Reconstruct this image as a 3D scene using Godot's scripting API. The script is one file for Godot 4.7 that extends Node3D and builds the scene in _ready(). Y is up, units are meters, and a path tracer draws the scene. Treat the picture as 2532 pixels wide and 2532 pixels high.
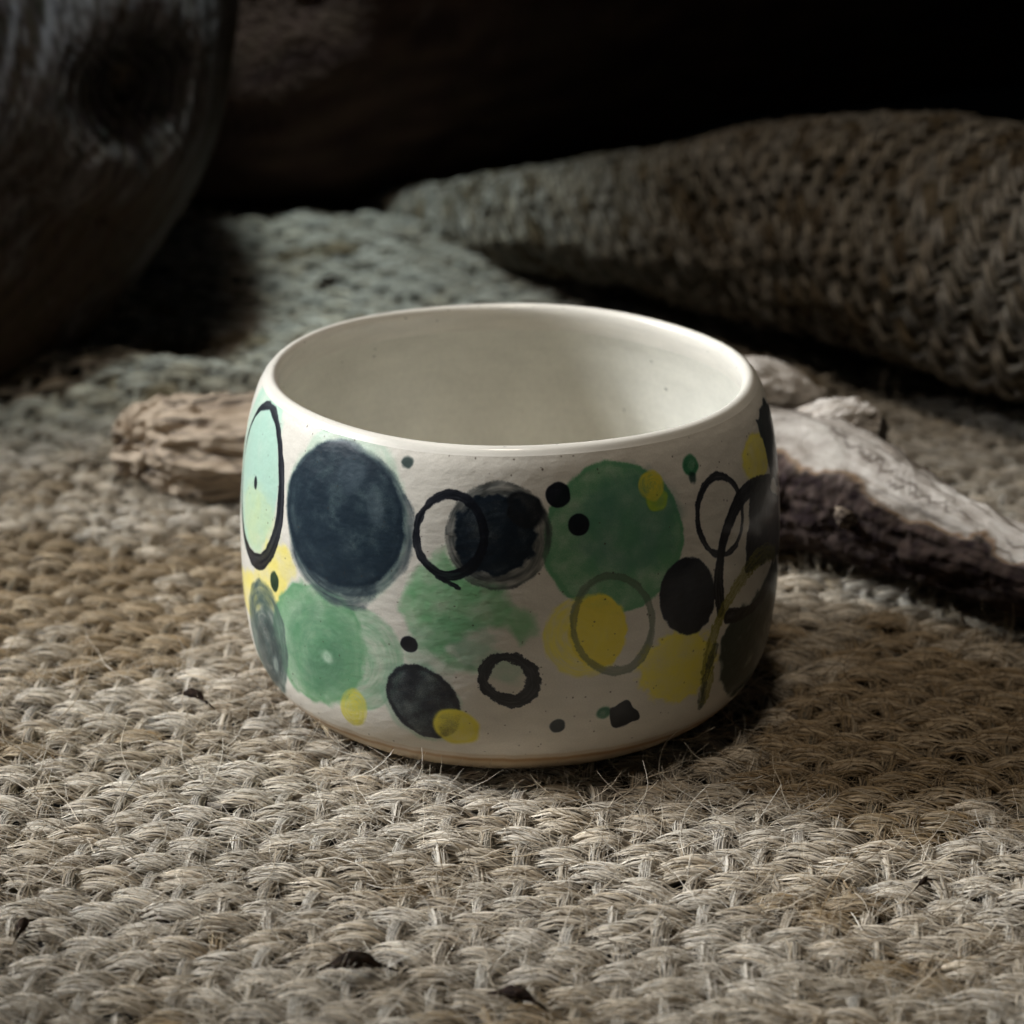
extends Node3D
# A small painted clay cup on coarse burlap among driftwood, close up. Units are metres.

const CAM_AT := Vector3(0.0003, 0.17466, 0.38644)
const CAM_PITCH := -20.728
const CAM_FOV := 21.87
const WARP_STEP := 0.0057     # distance between warp yarns
const WEFT_STEP := 0.0045     # distance between weft rows
const STRAND := 0.00098       # radius of one of the two strands of a weft yarn
const CLOTH_MID := -0.0017    # height of the middle of the weave under the cup
const WEAVE_TURN := 0.03

var noise := FastNoiseLite.new()
var fine := FastNoiseLite.new()
var rng := RandomNumberGenerator.new()
var yarn_mat: StandardMaterial3D
var weft_near := []
var weft_far := []
var warp_near := []
var warp_far := []
var weft_mid := []
var weft_plain := []
var warp_plain := []
var warp_mid := []


func _ready() -> void:
	# ------------------------------------------------------------ camera, light, exposure
	var cam := Camera3D.new()
	cam.name = "camera"
	cam.position = CAM_AT
	cam.rotation_degrees = Vector3(CAM_PITCH, 0, 0)
	cam.near = 0.02
	cam.far = 20.0
	var lens := CameraAttributesPhysical.new()
	lens.frustum_focal_length = 50.0
	lens.exposure_aperture = 13.0
	lens.frustum_focus_distance = 0.376
	lens.frustum_near = 0.02
	lens.frustum_far = 20.0
	cam.attributes = lens
	cam.fov = CAM_FOV
	add_child(cam)

	var env := Environment.new()
	env.background_mode = Environment.BG_COLOR
	env.background_color = Color(0.045, 0.066, 0.074)
	env.tonemap_mode = Environment.TONE_MAPPER_LINEAR
	env.tonemap_exposure = 1.08
	env.sdfgi_enabled = true
	env.ssao_enabled = true
	env.ssil_enabled = true
	var we := WorldEnvironment.new()
	we.name = "environment"
	we.environment = env
	add_child(we)

	# soft light from the left, as four added spots; narrow cones darken the edges
	for spot_at in [Vector3(-0.88, 0.55, -0.24), Vector3(-0.89, 0.66, -0.17), Vector3(-0.91, 0.55, -0.09), Vector3(-0.89, 0.67, 0.0)]:
		var key := SpotLight3D.new()
		key.name = "added_spot"
		key.light_color = Color(0.965, 0.985, 1.0)
		key.light_energy = 2.6
		key.light_size = 0.12
		key.spot_range = 5.0
		key.spot_attenuation = 2.0
		key.spot_angle = 4.1
		key.spot_angle_attenuation = 1.0
		key.shadow_enabled = true
		add_child(key, true)
		key.look_at_from_position(spot_at, Vector3(-0.014, 0.014, -0.004), Vector3.UP)
	# an added spot high above, to brighten the cloth and wood further back
	var back := SpotLight3D.new()
	back.name = "added_spot"
	back.light_color = Color(0.88, 0.98, 1.0)
	back.light_energy = 0.9
	back.light_size = 0.03
	back.spot_range = 5.0
	back.spot_attenuation = 2.0
	back.spot_angle = 7.0
	back.spot_angle_attenuation = 0.9
	back.shadow_enabled = true
	add_child(back, true)
	back.look_at_from_position(Vector3(-0.07, 0.85, 0.0), Vector3(-0.075, 0.0, -0.215), Vector3.UP)
	# a weak lamp overhead, a little towards the viewer
	var top := SpotLight3D.new()
	top.name = "overhead_light"
	top.light_color = Color(1.0, 0.95, 0.88)
	top.light_energy = 0.18
	top.light_size = 0.06
	top.spot_range = 5.0
	top.spot_attenuation = 2.0
	top.spot_angle = 18.0
	top.spot_angle_attenuation = 1.0
	top.shadow_enabled = true
	add_child(top)
	top.look_at_from_position(Vector3(-0.02, 0.80, 0.12), Vector3(0.03, 0.02, -0.04), Vector3.UP)

	# ------------------------------------------------------------ shared noise and materials
	noise.seed = 7
	noise.frequency = 1.0
	noise.fractal_octaves = 3
	fine.seed = 21
	fine.frequency = 1.0
	fine.fractal_octaves = 1
	rng.seed = 4
	yarn_mat = StandardMaterial3D.new()
	yarn_mat.vertex_color_use_as_albedo = true
	yarn_mat.roughness = 0.75
	yarn_mat.metallic_specular = 0.35
	yarn_mat.resource_name = "jute"

	build_table()
	build_weave_variants()
	build_cloth()
	build_fold()
	build_stump()
	build_back_log()
	build_branch()
	build_cup()
	build_bits()


# ---------------------------------------------------------------- naming
func tag(o: Node3D, label: String, category: String, group := "") -> void:
	o.set_meta("label", label)
	o.set_meta("category", category)
	if group:
		o.set_meta("group", group)


func thing(called: String, label: String, category: String, at := Vector3.ZERO, group := "") -> Node3D:
	var o := Node3D.new()
	o.name = called
	o.position = at
	add_child(o, true)
	tag(o, label, category, group)
	return o


func part(called: String, m: Mesh, mat: Material, parent: Node) -> MeshInstance3D:
	var o := MeshInstance3D.new()
	o.name = called
	o.mesh = m
	o.material_override = mat
	parent.add_child(o, true)
	return o


# ---------------------------------------------------------------- mesh helpers
class Soup:
	var v := PackedVector3Array()
	var n := PackedVector3Array()
	var c := PackedColorArray()
	var uv := PackedVector2Array()
	var i := PackedInt32Array()
	func add(p: Vector3, q: Vector3, k: Color, t := Vector2.ZERO) -> int:
		v.append(p)
		n.append(q)
		c.append(k)
		uv.append(t)
		return v.size() - 1
	func tri(a: int, b: int, d: int) -> void:
		var out := n[a] + n[b] + n[d]
		if (v[b] - v[a]).cross(v[d] - v[a]).dot(out) > 0.0:
			i.append_array([a, d, b])
		else:
			i.append_array([a, b, d])
	func quad(a: int, b: int, d: int, e: int) -> void:
		tri(a, b, d)
		tri(a, d, e)
	func mesh() -> ArrayMesh:
		var m := ArrayMesh.new()
		var arr := []
		arr.resize(Mesh.ARRAY_MAX)
		arr[Mesh.ARRAY_VERTEX] = v
		arr[Mesh.ARRAY_NORMAL] = n
		arr[Mesh.ARRAY_COLOR] = c
		arr[Mesh.ARRAY_TEX_UV] = uv
		arr[Mesh.ARRAY_INDEX] = i
		m.add_surface_from_arrays(Mesh.PRIMITIVE_TRIANGLES, arr)
		return m


func spline(k: Array, t: float):
	# Catmull-Rom through k, t in 0..1; works for floats and vectors
	var x := clampf(t, 0.0, 1.0) * (k.size() - 1)
	var j := mini(int(x), k.size() - 2)
	var f := x - j
	var b = k[j]
	var c = k[j + 1]
	var a = k[j - 1] if j > 0 else b + (b - c)
	var d = k[j + 2] if j + 2 < k.size() else c + (c - b)
	return (b * 2.0 + (c - a) * f + (a * 2.0 - b * 5.0 + c * 4.0 - d) * (f * f) + (b * 3.0 - a - c * 3.0 + d) * (f * f * f)) * 0.5


# a round bar swept along points; shape(t, angle, unit outward, place) gives extra radius, paint(...) the base colour
func sweep(points: Array, radii: Array, rows: int, around: int, shape: Callable, paint: Callable, closed := true) -> ArrayMesh:
	var s := Soup.new()
	var grid := PackedVector3Array()
	var outs := PackedVector3Array()
	var side := Vector3.ZERO
	for r in rows + 1:
		var t := float(r) / rows
		var p: Vector3 = spline(points, t)
		var dir: Vector3 = (spline(points, t + 0.004) - spline(points, t - 0.004)).normalized()
		if side == Vector3.ZERO:
			side = dir.cross(Vector3.UP if absf(dir.y) < 0.8 else Vector3.BACK).normalized()
		side = (side - dir * side.dot(dir)).normalized()
		var up := side.cross(dir)
		var rad: float = spline(radii, t)
		for a in around:
			var an := TAU * a / around
			var o := side * cos(an) + up * sin(an)
			grid.append(p + o * maxf(0.0001, rad + shape.call(t, an, o, p + o * rad)))
			outs.append(o)
	for r in rows + 1:
		for a in around:
			var g0 := grid[r * around + (a + 1) % around]
			var g1 := grid[r * around + (a + around - 1) % around]
			var h0 := grid[mini(r + 1, rows) * around + a]
			var h1 := grid[maxi(r - 1, 0) * around + a]
			var nn := (h0 - h1).cross(g0 - g1).normalized()
			var o := outs[r * around + a]
			if nn.dot(o) < 0.0:
				nn = -nn
			var at := grid[r * around + a]
			s.add(at, nn, paint.call(float(r) / rows, TAU * a / around, o, at))
	for r in rows:
		for a in around:
			var b := (a + 1) % around
			s.quad(r * around + a, r * around + b, (r + 1) * around + b, (r + 1) * around + a)
	if closed:
		for e in 2:
			var base := e * rows * around
			var mid := Vector3.ZERO
			for a in around:
				mid += grid[base + a] / around
			var axis: Vector3 = (spline(points, 0.02) - spline(points, 0.0)).normalized() * -1.0 if e == 0 else (spline(points, 1.0) - spline(points, 0.98)).normalized()
			var first := s.v.size()
			for ring in 4:
				for a in around:
					var q := grid[base + a].lerp(mid, ring / 4.0)
					if ring:
						q += axis * (0.0012 * fine.get_noise_3dv(q * 700.0) + 0.0006 * ring)
					s.add(q, axis, paint.call(float(e), TAU * a / around, axis, q))
			var centre := s.add(mid + axis * 0.0024, axis, paint.call(float(e), 0.0, axis, mid))
			for ring in 3:
				for a in around:
					var b := (a + 1) % around
					s.quad(first + ring * around + a, first + ring * around + b, first + (ring + 1) * around + b, first + (ring + 1) * around + a)
			for a in around:
				s.tri(first + 3 * around + a, first + 3 * around + (a + 1) % around, centre)
	return s.mesh()


# ---------------------------------------------------------------- the surface under the cloth
func build_table() -> void:
	var m := StandardMaterial3D.new()
	m.albedo_color = Color(0.12, 0.10, 0.08)
	m.roughness = 0.9
	var p := BoxMesh.new()
	p.size = Vector3(3, 0.02, 3)
	var o := part("ground", p, m, self)
	o.position = Vector3(0, -0.024, -0.3)
	o.set_meta("kind", "structure")


# ---------------------------------------------------------------- jute yarn
func yarn_colour(tone: int) -> Color:
	var k := rng.randf()
	var pale := Color(0.595, 0.54, 0.46)
	var tan := Color(0.43, 0.35, 0.25)
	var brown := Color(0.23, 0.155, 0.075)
	var c: Color
	if tone == 0:
		c = pale.lerp(tan, k * k * 0.9)
	elif tone == 1:
		c = pale.lerp(tan, 0.35 + 0.65 * k)
	else:
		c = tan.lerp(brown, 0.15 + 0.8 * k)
	return c * rng.randf_range(0.66, 1.2)


# one visible float of a yarn: strands side by side, each a soft core wrapped in twisted fibres
func float_mesh(tone: int, strands: int, half: float, amp: float, rad: float, fibres: int, steps: int, along_x: bool, turns: float, core_sides: int) -> ArrayMesh:
	var s := Soup.new()
	var wob := rng.randf_range(-0.0004, 0.0004)
	for k in strands:
		var off := 0.0 if strands == 1 else (k - 0.5) * rad * rng.randf_range(2.1, 2.6)
		var lift := rng.randf_range(-0.0004, 0.0003)
		var rr := rad * rng.randf_range(0.9, 1.06)
		var spin := rng.randf() * TAU
		var path := func(t: float) -> Vector3:
			var w := cos(PI * t * 0.98)
			var y := amp * signf(w) * pow(absf(w), 0.62) + lift
			var z := off * (1.0 - 0.14 * absf(t) ** 3) + wob * sin(PI * t)
			return Vector3(t * half, y, z)
		var frame := func(t: float) -> Array:
			var p: Vector3 = path.call(t)
			var d: Vector3 = (path.call(t + 0.03) - path.call(t - 0.03)).normalized()
			var z := Vector3(0, 0, 1)
			return [p, d.cross(z) * -1.0 if d.cross(z).y < 0 else d.cross(z), z]
		var core := yarn_colour(tone) * 0.32  # darkened to paint shade into the gaps between fibres
		var ring := []
		for j in steps + 1:
			var t := lerpf(-1.0, 1.0, float(j) / steps)
			var f: Array = frame.call(t)
			var row := []
			for a in core_sides:
				var an := TAU * a / core_sides
				var lobe := 1.0 + 0.07 * sin(2.0 * an + turns * t * 2.0 + spin)
				var o: Vector3 = f[1] * cos(an) + f[2] * sin(an)
				row.append(s.add(f[0] + o * rr * 0.93 * lobe, o, core))
			ring.append(row)
		for j in steps:
			for a in core_sides:
				var b := (a + 1) % core_sides
				s.quad(ring[j][a], ring[j][b], ring[j + 1][b], ring[j + 1][a])
		for q in fibres:
			var a0 := -1.95 + 3.9 * (q + rng.randf()) / fibres
			var t0 := rng.randf_range(-1.0, -0.35)
			var t1 := rng.randf_range(0.35, 1.0)
			if rng.randf() < 0.35:
				t0 = rng.randf_range(-0.9, 0.3)
				t1 = t0 + rng.randf_range(0.4, 0.8)
			var tw := turns * rng.randf_range(0.75, 1.25)
			var wide := rng.randf_range(0.00007, 0.00017)
			var high := rng.randf_range(-0.00002, 0.00013)
			var loose := rng.randf_range(0.0001, 0.0011) if rng.randf() < 0.35 else 0.0
			var sway := rng.randf_range(-0.25, 0.25)
			var col := yarn_colour(tone) * (1.0 if along_x else 0.72)
			if rng.randf() < 0.22:
				col = col * 1.3
			var n := maxi(4, int(steps * (t1 - t0) * 0.5))
			var last := []
			for j in n + 1:
				var u := float(j) / n
				var t := lerpf(t0, t1, u)
				var f: Array = frame.call(clampf(t, -1.0, 1.0))
				var an := a0 + tw * t + sway * sin(u * 5.0)
				var taper := sqrt(maxf(0.02, 4.0 * u * (1.0 - u))) if u < 0.12 or u > 0.88 else 1.0
				var up := rr + high + loose * (pow(u, 4.0) + 0.4 * pow(1.0 - u, 4.0))
				var da := wide * taper / rr
				var o0: Vector3 = f[1] * cos(an - da) + f[2] * sin(an - da)
				var o1: Vector3 = f[1] * cos(an) + f[2] * sin(an)
				var o2: Vector3 = f[1] * cos(an + da) + f[2] * sin(an + da)
				var tan: Vector3 = f[2] * cos(an) - f[1] * sin(an)
				var now := [s.add(f[0] + o0 * (up - 0.00003), (o1 - tan * 0.8).normalized(), col), s.add(f[0] + o1 * (up + 0.00006 * taper), o1, col), s.add(f[0] + o2 * (up - 0.00003), (o1 + tan * 0.8).normalized(), col)]
				if last:
					s.quad(last[0], last[1], now[1], now[0])
					s.quad(last[1], last[2], now[2], now[1])
				last = now
	if not along_x:
		var turn := Transform3D(Basis(Vector3.UP, PI / 2), Vector3.ZERO)
		s.v = turn * s.v
		s.n = turn * s.n
	return s.mesh()


func build_weave_variants() -> void:
	for tone in 3:
		var a := []
		var b := []
		var c := []
		var d := []
		var mid_a := []
		var mid_b := []
		for k in 7:
			a.append(float_mesh(tone, 2, WARP_STEP * 1.04, 0.00074, STRAND, 29, 9, true, 1.5, 6))
			b.append(float_mesh(tone, 1, WEFT_STEP * 1.02, rng.randf_range(0.0006, 0.00105), rng.randf_range(0.0008, 0.00105), 16, 7, false, 1.0, 5))
		for k in 4:
			c.append(float_mesh(tone, 2, WARP_STEP * 1.04, 0.00080, STRAND, 5, 6, true, 1.2, 5))
			d.append(float_mesh(tone, 1, WEFT_STEP * 1.02, 0.00090, 0.00095, 4, 5, false, 1.0, 5))
			mid_a.append(float_mesh(tone, 2, WARP_STEP * 1.04, 0.00078, STRAND, 14, 7, true, 1.4, 5))
			mid_b.append(float_mesh(tone, 1, WEFT_STEP * 1.02, rng.randf_range(0.0006, 0.001), 0.00095, 10, 6, false, 1.0, 5))
		weft_near.append(a)
		warp_near.append(b)
		weft_far.append(c)
		warp_far.append(d)
		weft_mid.append(mid_a)
		weft_plain.append([float_mesh(tone, 2, WARP_STEP * 1.04, 0.00080, STRAND, 2, 4, true, 1.2, 5), float_mesh(tone, 2, WARP_STEP * 1.04, 0.00080, STRAND, 2, 4, true, 1.2, 5)])
		warp_plain.append([float_mesh(tone, 1, WEFT_STEP * 1.02, 0.0009, 0.0009, 1, 4, false, 1.2, 5)])
		warp_mid.append(mid_b)


func cloth_height(x: float, z: float) -> float:
	var r := Vector2(x, z).length()
	var calm := smoothstep(0.05, 0.10, r)
	var h := calm * 0.0016 * noise.get_noise_2d(x * 14.0, z * 14.0)
	# a wrinkle behind the cup on the left, and a lower one further back
	h += 0.0085 * exp(-pow((z + 0.142 - 0.42 * (x + 0.07)) / 0.017, 2.0)) * (1.0 - smoothstep(-0.005, 0.05, x))
	h += 0.010 * exp(-pow((z + 0.262 - 0.15 * (x + 0.07)) / 0.026, 2.0)) * (1.0 - smoothstep(-0.02, 0.03, x))
	return h


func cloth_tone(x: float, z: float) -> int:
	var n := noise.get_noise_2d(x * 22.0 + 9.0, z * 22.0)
	var brown := exp(-pow((x - 0.068) / 0.042, 2.0) - pow((z - 0.018) / 0.034, 2.0)) * 1.15 + exp(-pow((x + 0.085) / 0.036, 2.0) - pow((z + 0.035) / 0.042, 2.0)) * 0.9  # deeper brown painted in where the cup's shadow and the left shade fall
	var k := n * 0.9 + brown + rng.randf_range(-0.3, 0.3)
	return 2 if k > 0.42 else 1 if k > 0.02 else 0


func cloth_place(a: float, b: float) -> Transform3D:
	var x := a * cos(WEAVE_TURN) + b * sin(WEAVE_TURN)
	var z := -a * sin(WEAVE_TURN) + b * cos(WEAVE_TURN)
	x += 0.0011 * fine.get_noise_2d(x * 30.0, z * 30.0 + 40.0)
	z += 0.0013 * fine.get_noise_2d(x * 34.0 + 70.0, z * 34.0)
	var e := 0.003
	var h := cloth_height(x, z)
	var dx := Vector3(e, cloth_height(x + e, z) - h, 0).normalized()
	var dz := Vector3(0, cloth_height(x, z + e) - h, e).normalized()
	var up := dz.cross(dx).normalized()
	var bx := (dx * cos(WEAVE_TURN) - dz * sin(WEAVE_TURN)).normalized()
	return Transform3D(Basis(bx, up, bx.cross(up)), Vector3(x, h + CLOTH_MID, z))


func in_view(p: Vector3, margin: float) -> bool:
	var d := CAM_AT.z - p.z
	return absf(p.x) < 0.21 * d + margin


func is_near(p: Vector3) -> bool:
	return p.z > -0.05 and p.z < 0.112 and in_view(p, 0.006)


func jitter(t: Transform3D) -> Transform3D:
	var b := t.basis * Basis.from_euler(Vector3(rng.randf_range(-0.12, 0.12), rng.randf_range(-0.13, 0.13), rng.randf_range(-0.09, 0.09)))
	b = b.scaled_local(Vector3.ONE * rng.randf_range(0.9, 1.08))
	return Transform3D(b, t.origin + t.basis.y * rng.randf_range(-0.0005, 0.0004) + t.basis.x * rng.randf_range(-0.0007, 0.0007) + t.basis.z * rng.randf_range(-0.0003, 0.0003))


func build_cloth() -> void:
	var cloth := thing("burlap_cloth", "coarse tan burlap cloth lying flat under the cup and the driftwood", "cloth")
	var tall := 75          # rows of weft from the front edge of what can be seen to the back
	var front := 33
	for j in range(-tall, front):
		var st := SurfaceTool.new()
		st.begin(Mesh.PRIMITIVE_TRIANGLES)
		var n := 0
		for i in range(-52, 53):
			if (i + j) % 2 != 0:
				continue
			var t := cloth_place(i * WARP_STEP, j * WEFT_STEP)
			if not in_view(t.origin, 0.075):
				continue
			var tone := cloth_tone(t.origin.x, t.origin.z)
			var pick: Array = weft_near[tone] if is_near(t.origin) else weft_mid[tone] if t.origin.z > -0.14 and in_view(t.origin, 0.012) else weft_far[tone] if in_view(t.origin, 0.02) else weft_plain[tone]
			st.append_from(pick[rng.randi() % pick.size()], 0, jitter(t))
			n += 1
		if n:
			part("weft_yarn", st.commit(), yarn_mat, cloth)
	for i in range(-52, 53):
		var st := SurfaceTool.new()
		st.begin(Mesh.PRIMITIVE_TRIANGLES)
		var n := 0
		for j in range(-tall, front):
			if (i + j) % 2 == 0:
				continue
			var t := cloth_place(i * WARP_STEP, j * WEFT_STEP)
			if not in_view(t.origin, 0.075):
				continue
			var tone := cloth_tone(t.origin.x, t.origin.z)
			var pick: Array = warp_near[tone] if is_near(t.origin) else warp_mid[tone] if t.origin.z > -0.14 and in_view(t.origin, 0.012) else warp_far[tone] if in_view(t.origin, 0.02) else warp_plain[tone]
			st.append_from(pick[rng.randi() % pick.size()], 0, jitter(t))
			n += 1
		if n:
			part("warp_yarn", st.commit(), yarn_mat, cloth)
	# loose fibres that stand off the weave
	for kind in 5:
		var mm := MultiMesh.new()
		mm.transform_format = MultiMesh.TRANSFORM_3D
		mm.use_colors = true
		mm.mesh = hair_mesh(kind)
		var list := []
		for q in 4400:
			var z := lerpf(0.118, -0.135, pow(rng.randf(), 1.2))
			var half := 0.205 * (CAM_AT.z - z) + 0.008
			var x := rng.randf_range(-half, half)
			list.append(Vector3(x, 0, z))
		mm.instance_count = list.size()
		for q in list.size():
			var p: Vector3 = list[q]
			var along := rng.randfn(0.0, 0.5) if rng.randf() < 0.72 else rng.randf() * TAU
			if rng.randf() < 0.5:
				along += PI
			var b := Basis(Vector3.UP, along + WEAVE_TURN) * Basis(Vector3(0, 0, 1), rng.randf_range(-0.12, 0.5) if rng.randf() < 0.8 else rng.randf_range(0.5, 1.3)) * Basis(Vector3(1, 0, 0), rng.randf_range(-1.2, 1.2))
			var k := rng.randf_range(0.45, 1.3)
			if rng.randf() < 0.08 and b.x.y < 0.45:
				k = rng.randf_range(1.3, 2.2)
			elif b.x.y > 0.6:
				k *= 0.7
			b = b.scaled_local(Vector3(k, k, k))
			var y := cloth_height(p.x, p.z) + CLOTH_MID + rng.randf_range(0.0008, 0.0021)
			mm.set_instance_transform(q, Transform3D(b, Vector3(p.x, y, p.z)))
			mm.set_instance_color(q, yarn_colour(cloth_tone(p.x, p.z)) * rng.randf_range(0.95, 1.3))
		var o := MultiMeshInstance3D.new()
		o.name = "loose_fibres"
		o.multimesh = mm
		o.material_override = yarn_mat
		o.set_meta("kind", "stuff")
		cloth.add_child(o, true)


func hair_mesh(kind: int) -> ArrayMesh:
	var s := Soup.new()
	var n := 7
	var len := 0.0062
	var bend := [0.35, -0.5, 0.9, -1.2, 1.8]
	var p := Vector3.ZERO
	var an := 0.0
	var yaw := 0.0
	var last := []
	for j in n + 1:
		var u := float(j) / n
		var r := 0.000052 * (1.0 - 0.55 * u)
		var d := Vector3(cos(an) * cos(yaw), sin(an), cos(an) * sin(yaw))
		var a := d.cross(Vector3(0, 0, 1)).normalized()
		var b := d.cross(a)
		var now := []
		for k in 3:
			var o := a * cos(TAU * k / 3.0) + b * sin(TAU * k / 3.0)
			now.append(s.add(p + o * r, o, Color.WHITE))
		if last:
			for k in 3:
				s.quad(last[k], last[(k + 1) % 3], now[(k + 1) % 3], now[k])
		last = now
		p += d * len / n
		an += bend[kind] / n * (1.0 + 0.6 * sin(j * 2.1))
		yaw += 0.22 * sin(j * 1.7 + kind)
	return s.mesh()


# ---------------------------------------------------------------- the thick fold of burlap behind on the right
func fold_axis(t: float) -> Vector3:
	return spline([Vector3(-0.040, 0.002, -0.298), Vector3(-0.008, 0.009, -0.252), Vector3(0.028, 0.017, -0.222), Vector3(0.068, 0.0235, -0.190), Vector3(0.110, 0.0272, -0.142), Vector3(0.160, 0.028, -0.106), Vector3(0.23, 0.030, -0.085)], t)


func fold_radius(t: float, an: float) -> float:
	var r: float = spline([0.005, 0.0115, 0.0185, 0.0255, 0.0298, 0.031, 0.031], t)
	return r * (1.0 + 0.15 * noise.get_noise_2d(t * 5.0, sin(an) * 1.2 + 5.0))


func fold_frame(t: float, an: float) -> Transform3D:
	var p := fold_axis(t)
	var dir: Vector3 = (fold_axis(t + 0.004) - fold_axis(t - 0.004)).normalized()
	var side := dir.cross(Vector3.UP).normalized()
	var up := side.cross(dir)
	var o := side * cos(an) + up * sin(an)
	return Transform3D(Basis(o.cross(dir).normalized(), o, dir), p + o * fold_radius(t, an))


func build_fold() -> void:
	var fold := thing("burlap_fold", "thick rolled fold of burlap lying behind the cup on the right", "cloth")
	var length := 0.0
	for k in 60:
		length += fold_axis(k / 60.0).distance_to(fold_axis((k + 1) / 60.0))
	var rows := int(length / (WEFT_STEP * 0.68))
	var skew := 0.55
	var small := 0.68
	for j in rows:
		var st := SurfaceTool.new()
		st.begin(Mesh.PRIMITIVE_TRIANGLES)
		var su := SurfaceTool.new()
		su.begin(Mesh.PRIMITIVE_TRIANGLES)
		var n := 0
		for i in range(-28, 29):
			var w := i * WARP_STEP * small
			var t := (j * WEFT_STEP * small - w * skew) / length
			if t < 0.01 or t > 0.99:
				continue
			var an := PI * 0.5 + w / fold_radius(t, PI / 2)
			if an < -0.75 or an > PI + 0.5:
				continue
			var f := fold_frame(t, an)
			f.basis = f.basis * Basis(Vector3.UP, atan(skew))
			var q := f.basis.scaled_local(Vector3(small, small * 0.8, small))
			f = Transform3D(q, f.origin - f.basis.y * 0.001)
			var tone := 2 if rng.randf() < 0.15 else 1 if rng.randf() < 0.6 else 0
			if (i + j) % 2 == 0:
				var pick: Array = weft_far[tone]
				st.append_from(pick[rng.randi() % 4], 0, jitter(f))
				n += 1
			else:
				var pick2: Array = warp_far[tone]
				su.append_from(pick2[rng.randi() % 4], 0, jitter(f))
		if n:
			part("weft_yarn", st.commit(), yarn_mat, fold)
			part("warp_yarn", su.commit(), yarn_mat, fold)
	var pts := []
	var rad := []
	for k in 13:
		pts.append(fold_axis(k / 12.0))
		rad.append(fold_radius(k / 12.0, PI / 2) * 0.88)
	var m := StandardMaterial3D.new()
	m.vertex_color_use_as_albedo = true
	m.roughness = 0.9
	part("added_core", sweep(pts, rad, 60, 28, func(_t, _a, _o, _p): return -0.001, func(_t, _a, _n, _p): return Color(0.10, 0.085, 0.06)), m, fold)  # added dark core, stops light passing through the weave


# ---------------------------------------------------------------- driftwood
func wood_material(rough: float, relief: float, scale: Vector3) -> StandardMaterial3D:
	var m := StandardMaterial3D.new()
	m.vertex_color_use_as_albedo = true
	m.roughness = rough
	m.metallic_specular = 0.25
	var t := NoiseTexture2D.new()
	t.width = 512
	t.height = 512
	t.seamless = true
	var f := FastNoiseLite.new()
	f.seed = 3
	f.frequency = 0.03
	f.fractal_octaves = 5
	t.noise = f
	m.heightmap_enabled = true
	m.heightmap_texture = t
	m.heightmap_scale = relief
	m.uv1_triplanar = true
	m.uv1_scale = scale
	return m


func build_stump() -> void:
	var o := thing("driftwood_stump", "big grey driftwood stump with a dark knot, standing at the left edge", "driftwood")
	var pts := [Vector3(-0.111, 0.165, -0.180), Vector3(-0.109, 0.0777, -0.176), Vector3(-0.116, 0.055, -0.175), Vector3(-0.138, 0.0297, -0.172), Vector3(-0.159, 0.010, -0.168), Vector3(-0.169, -0.006, -0.163), Vector3(-0.182, -0.02, -0.158)]
	var rad := [0.052, 0.0505, 0.050, 0.050, 0.051, 0.053, 0.055]
	var knot := Vector3(-0.078, 0.066, -0.142)
	var shape := func(t: float, an: float, _o: Vector3, p: Vector3) -> float:
		var d := p.distance_to(knot)
		var h := 0.0022 * noise.get_noise_3d(an * 1.5, t * 3.0, 2.0) + 0.0007 * noise.get_noise_3d(an * 9.0, t * 4.0, 7.0)
		h += 0.0022 * exp(-pow((d - 0.0175) / 0.007, 2.0)) - 0.005 * exp(-pow(d / 0.0105, 2.0)) + 0.0012 * sin(d * 2600.0 + 3.0 * noise.get_noise_3dv(p * 60.0)) * exp(-pow(d / 0.016, 4.0))
		h -= 0.0022 * exp(-pow(crack(p) / 0.0012, 2.0))
		return h
	var paint := func(t: float, an: float, _n: Vector3, p: Vector3) -> Color:
		var d := p.distance_to(knot) * (1.0 + 0.45 * noise.get_noise_3dv(p * 70.0))
		an += 1.1 * t
		var streak := noise.get_noise_3d(an * 26.0, t * 9.0 + 0.4 * sin(d * 200.0), 1.0)
		var c := Color(0.085, 0.07, 0.06).lerp(Color(0.27, 0.245, 0.24), clampf(0.30 + 1.5 * streak, 0.0, 1.0))
		var silver := smoothstep(0.058, 0.084, p.y - 0.5 * (p.x + 0.09)) * clampf(0.5 + 2.0 * streak, 0.0, 1.0)
		var brown := clampf(0.55 + 1.6 * noise.get_noise_3d(p.x * 40.0, p.y * 22.0, p.z * 40.0) + (0.05 - p.y) * 12.0, 0.0, 1.0)
		c = c.lerp(Color(0.085, 0.05, 0.024), brown * 0.85)
		c = c.lerp(Color(0.48, 0.46, 0.50), silver * 0.8)
		var grain := smoothstep(0.2, 0.5, noise.get_noise_3d(an * 44.0, t * 6.0, 40.0))
		c = c.lerp(Color(0.02, 0.015, 0.012), grain * 0.7)
		c = c.lerp(Color(0.14, 0.085, 0.045), exp(-pow((d - 0.0185) / 0.0035, 2.0)) * 0.35 * clampf(0.5 + 2.0 * streak, 0.0, 1.0))
		c = c.lerp(Color(0.022, 0.017, 0.014), exp(-pow(d / 0.0145, 6.0)) * 0.93)
		c = c.lerp(Color(0.16, 0.11, 0.06), 0.6 * exp(-pow(p.distance_to(knot + Vector3(-0.001, 0.003, 0.0)) / 0.0028, 2.0)))
		return (c * 0.45).lerp(Color(0.006, 0.005, 0.004), exp(-pow(crack(p) / 0.0013, 2.0)))
	part("trunk", sweep(pts, rad, 200, 360, shape, paint), wood_material(0.62, 0.05, Vector3(9, 9, 9)), o)


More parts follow.
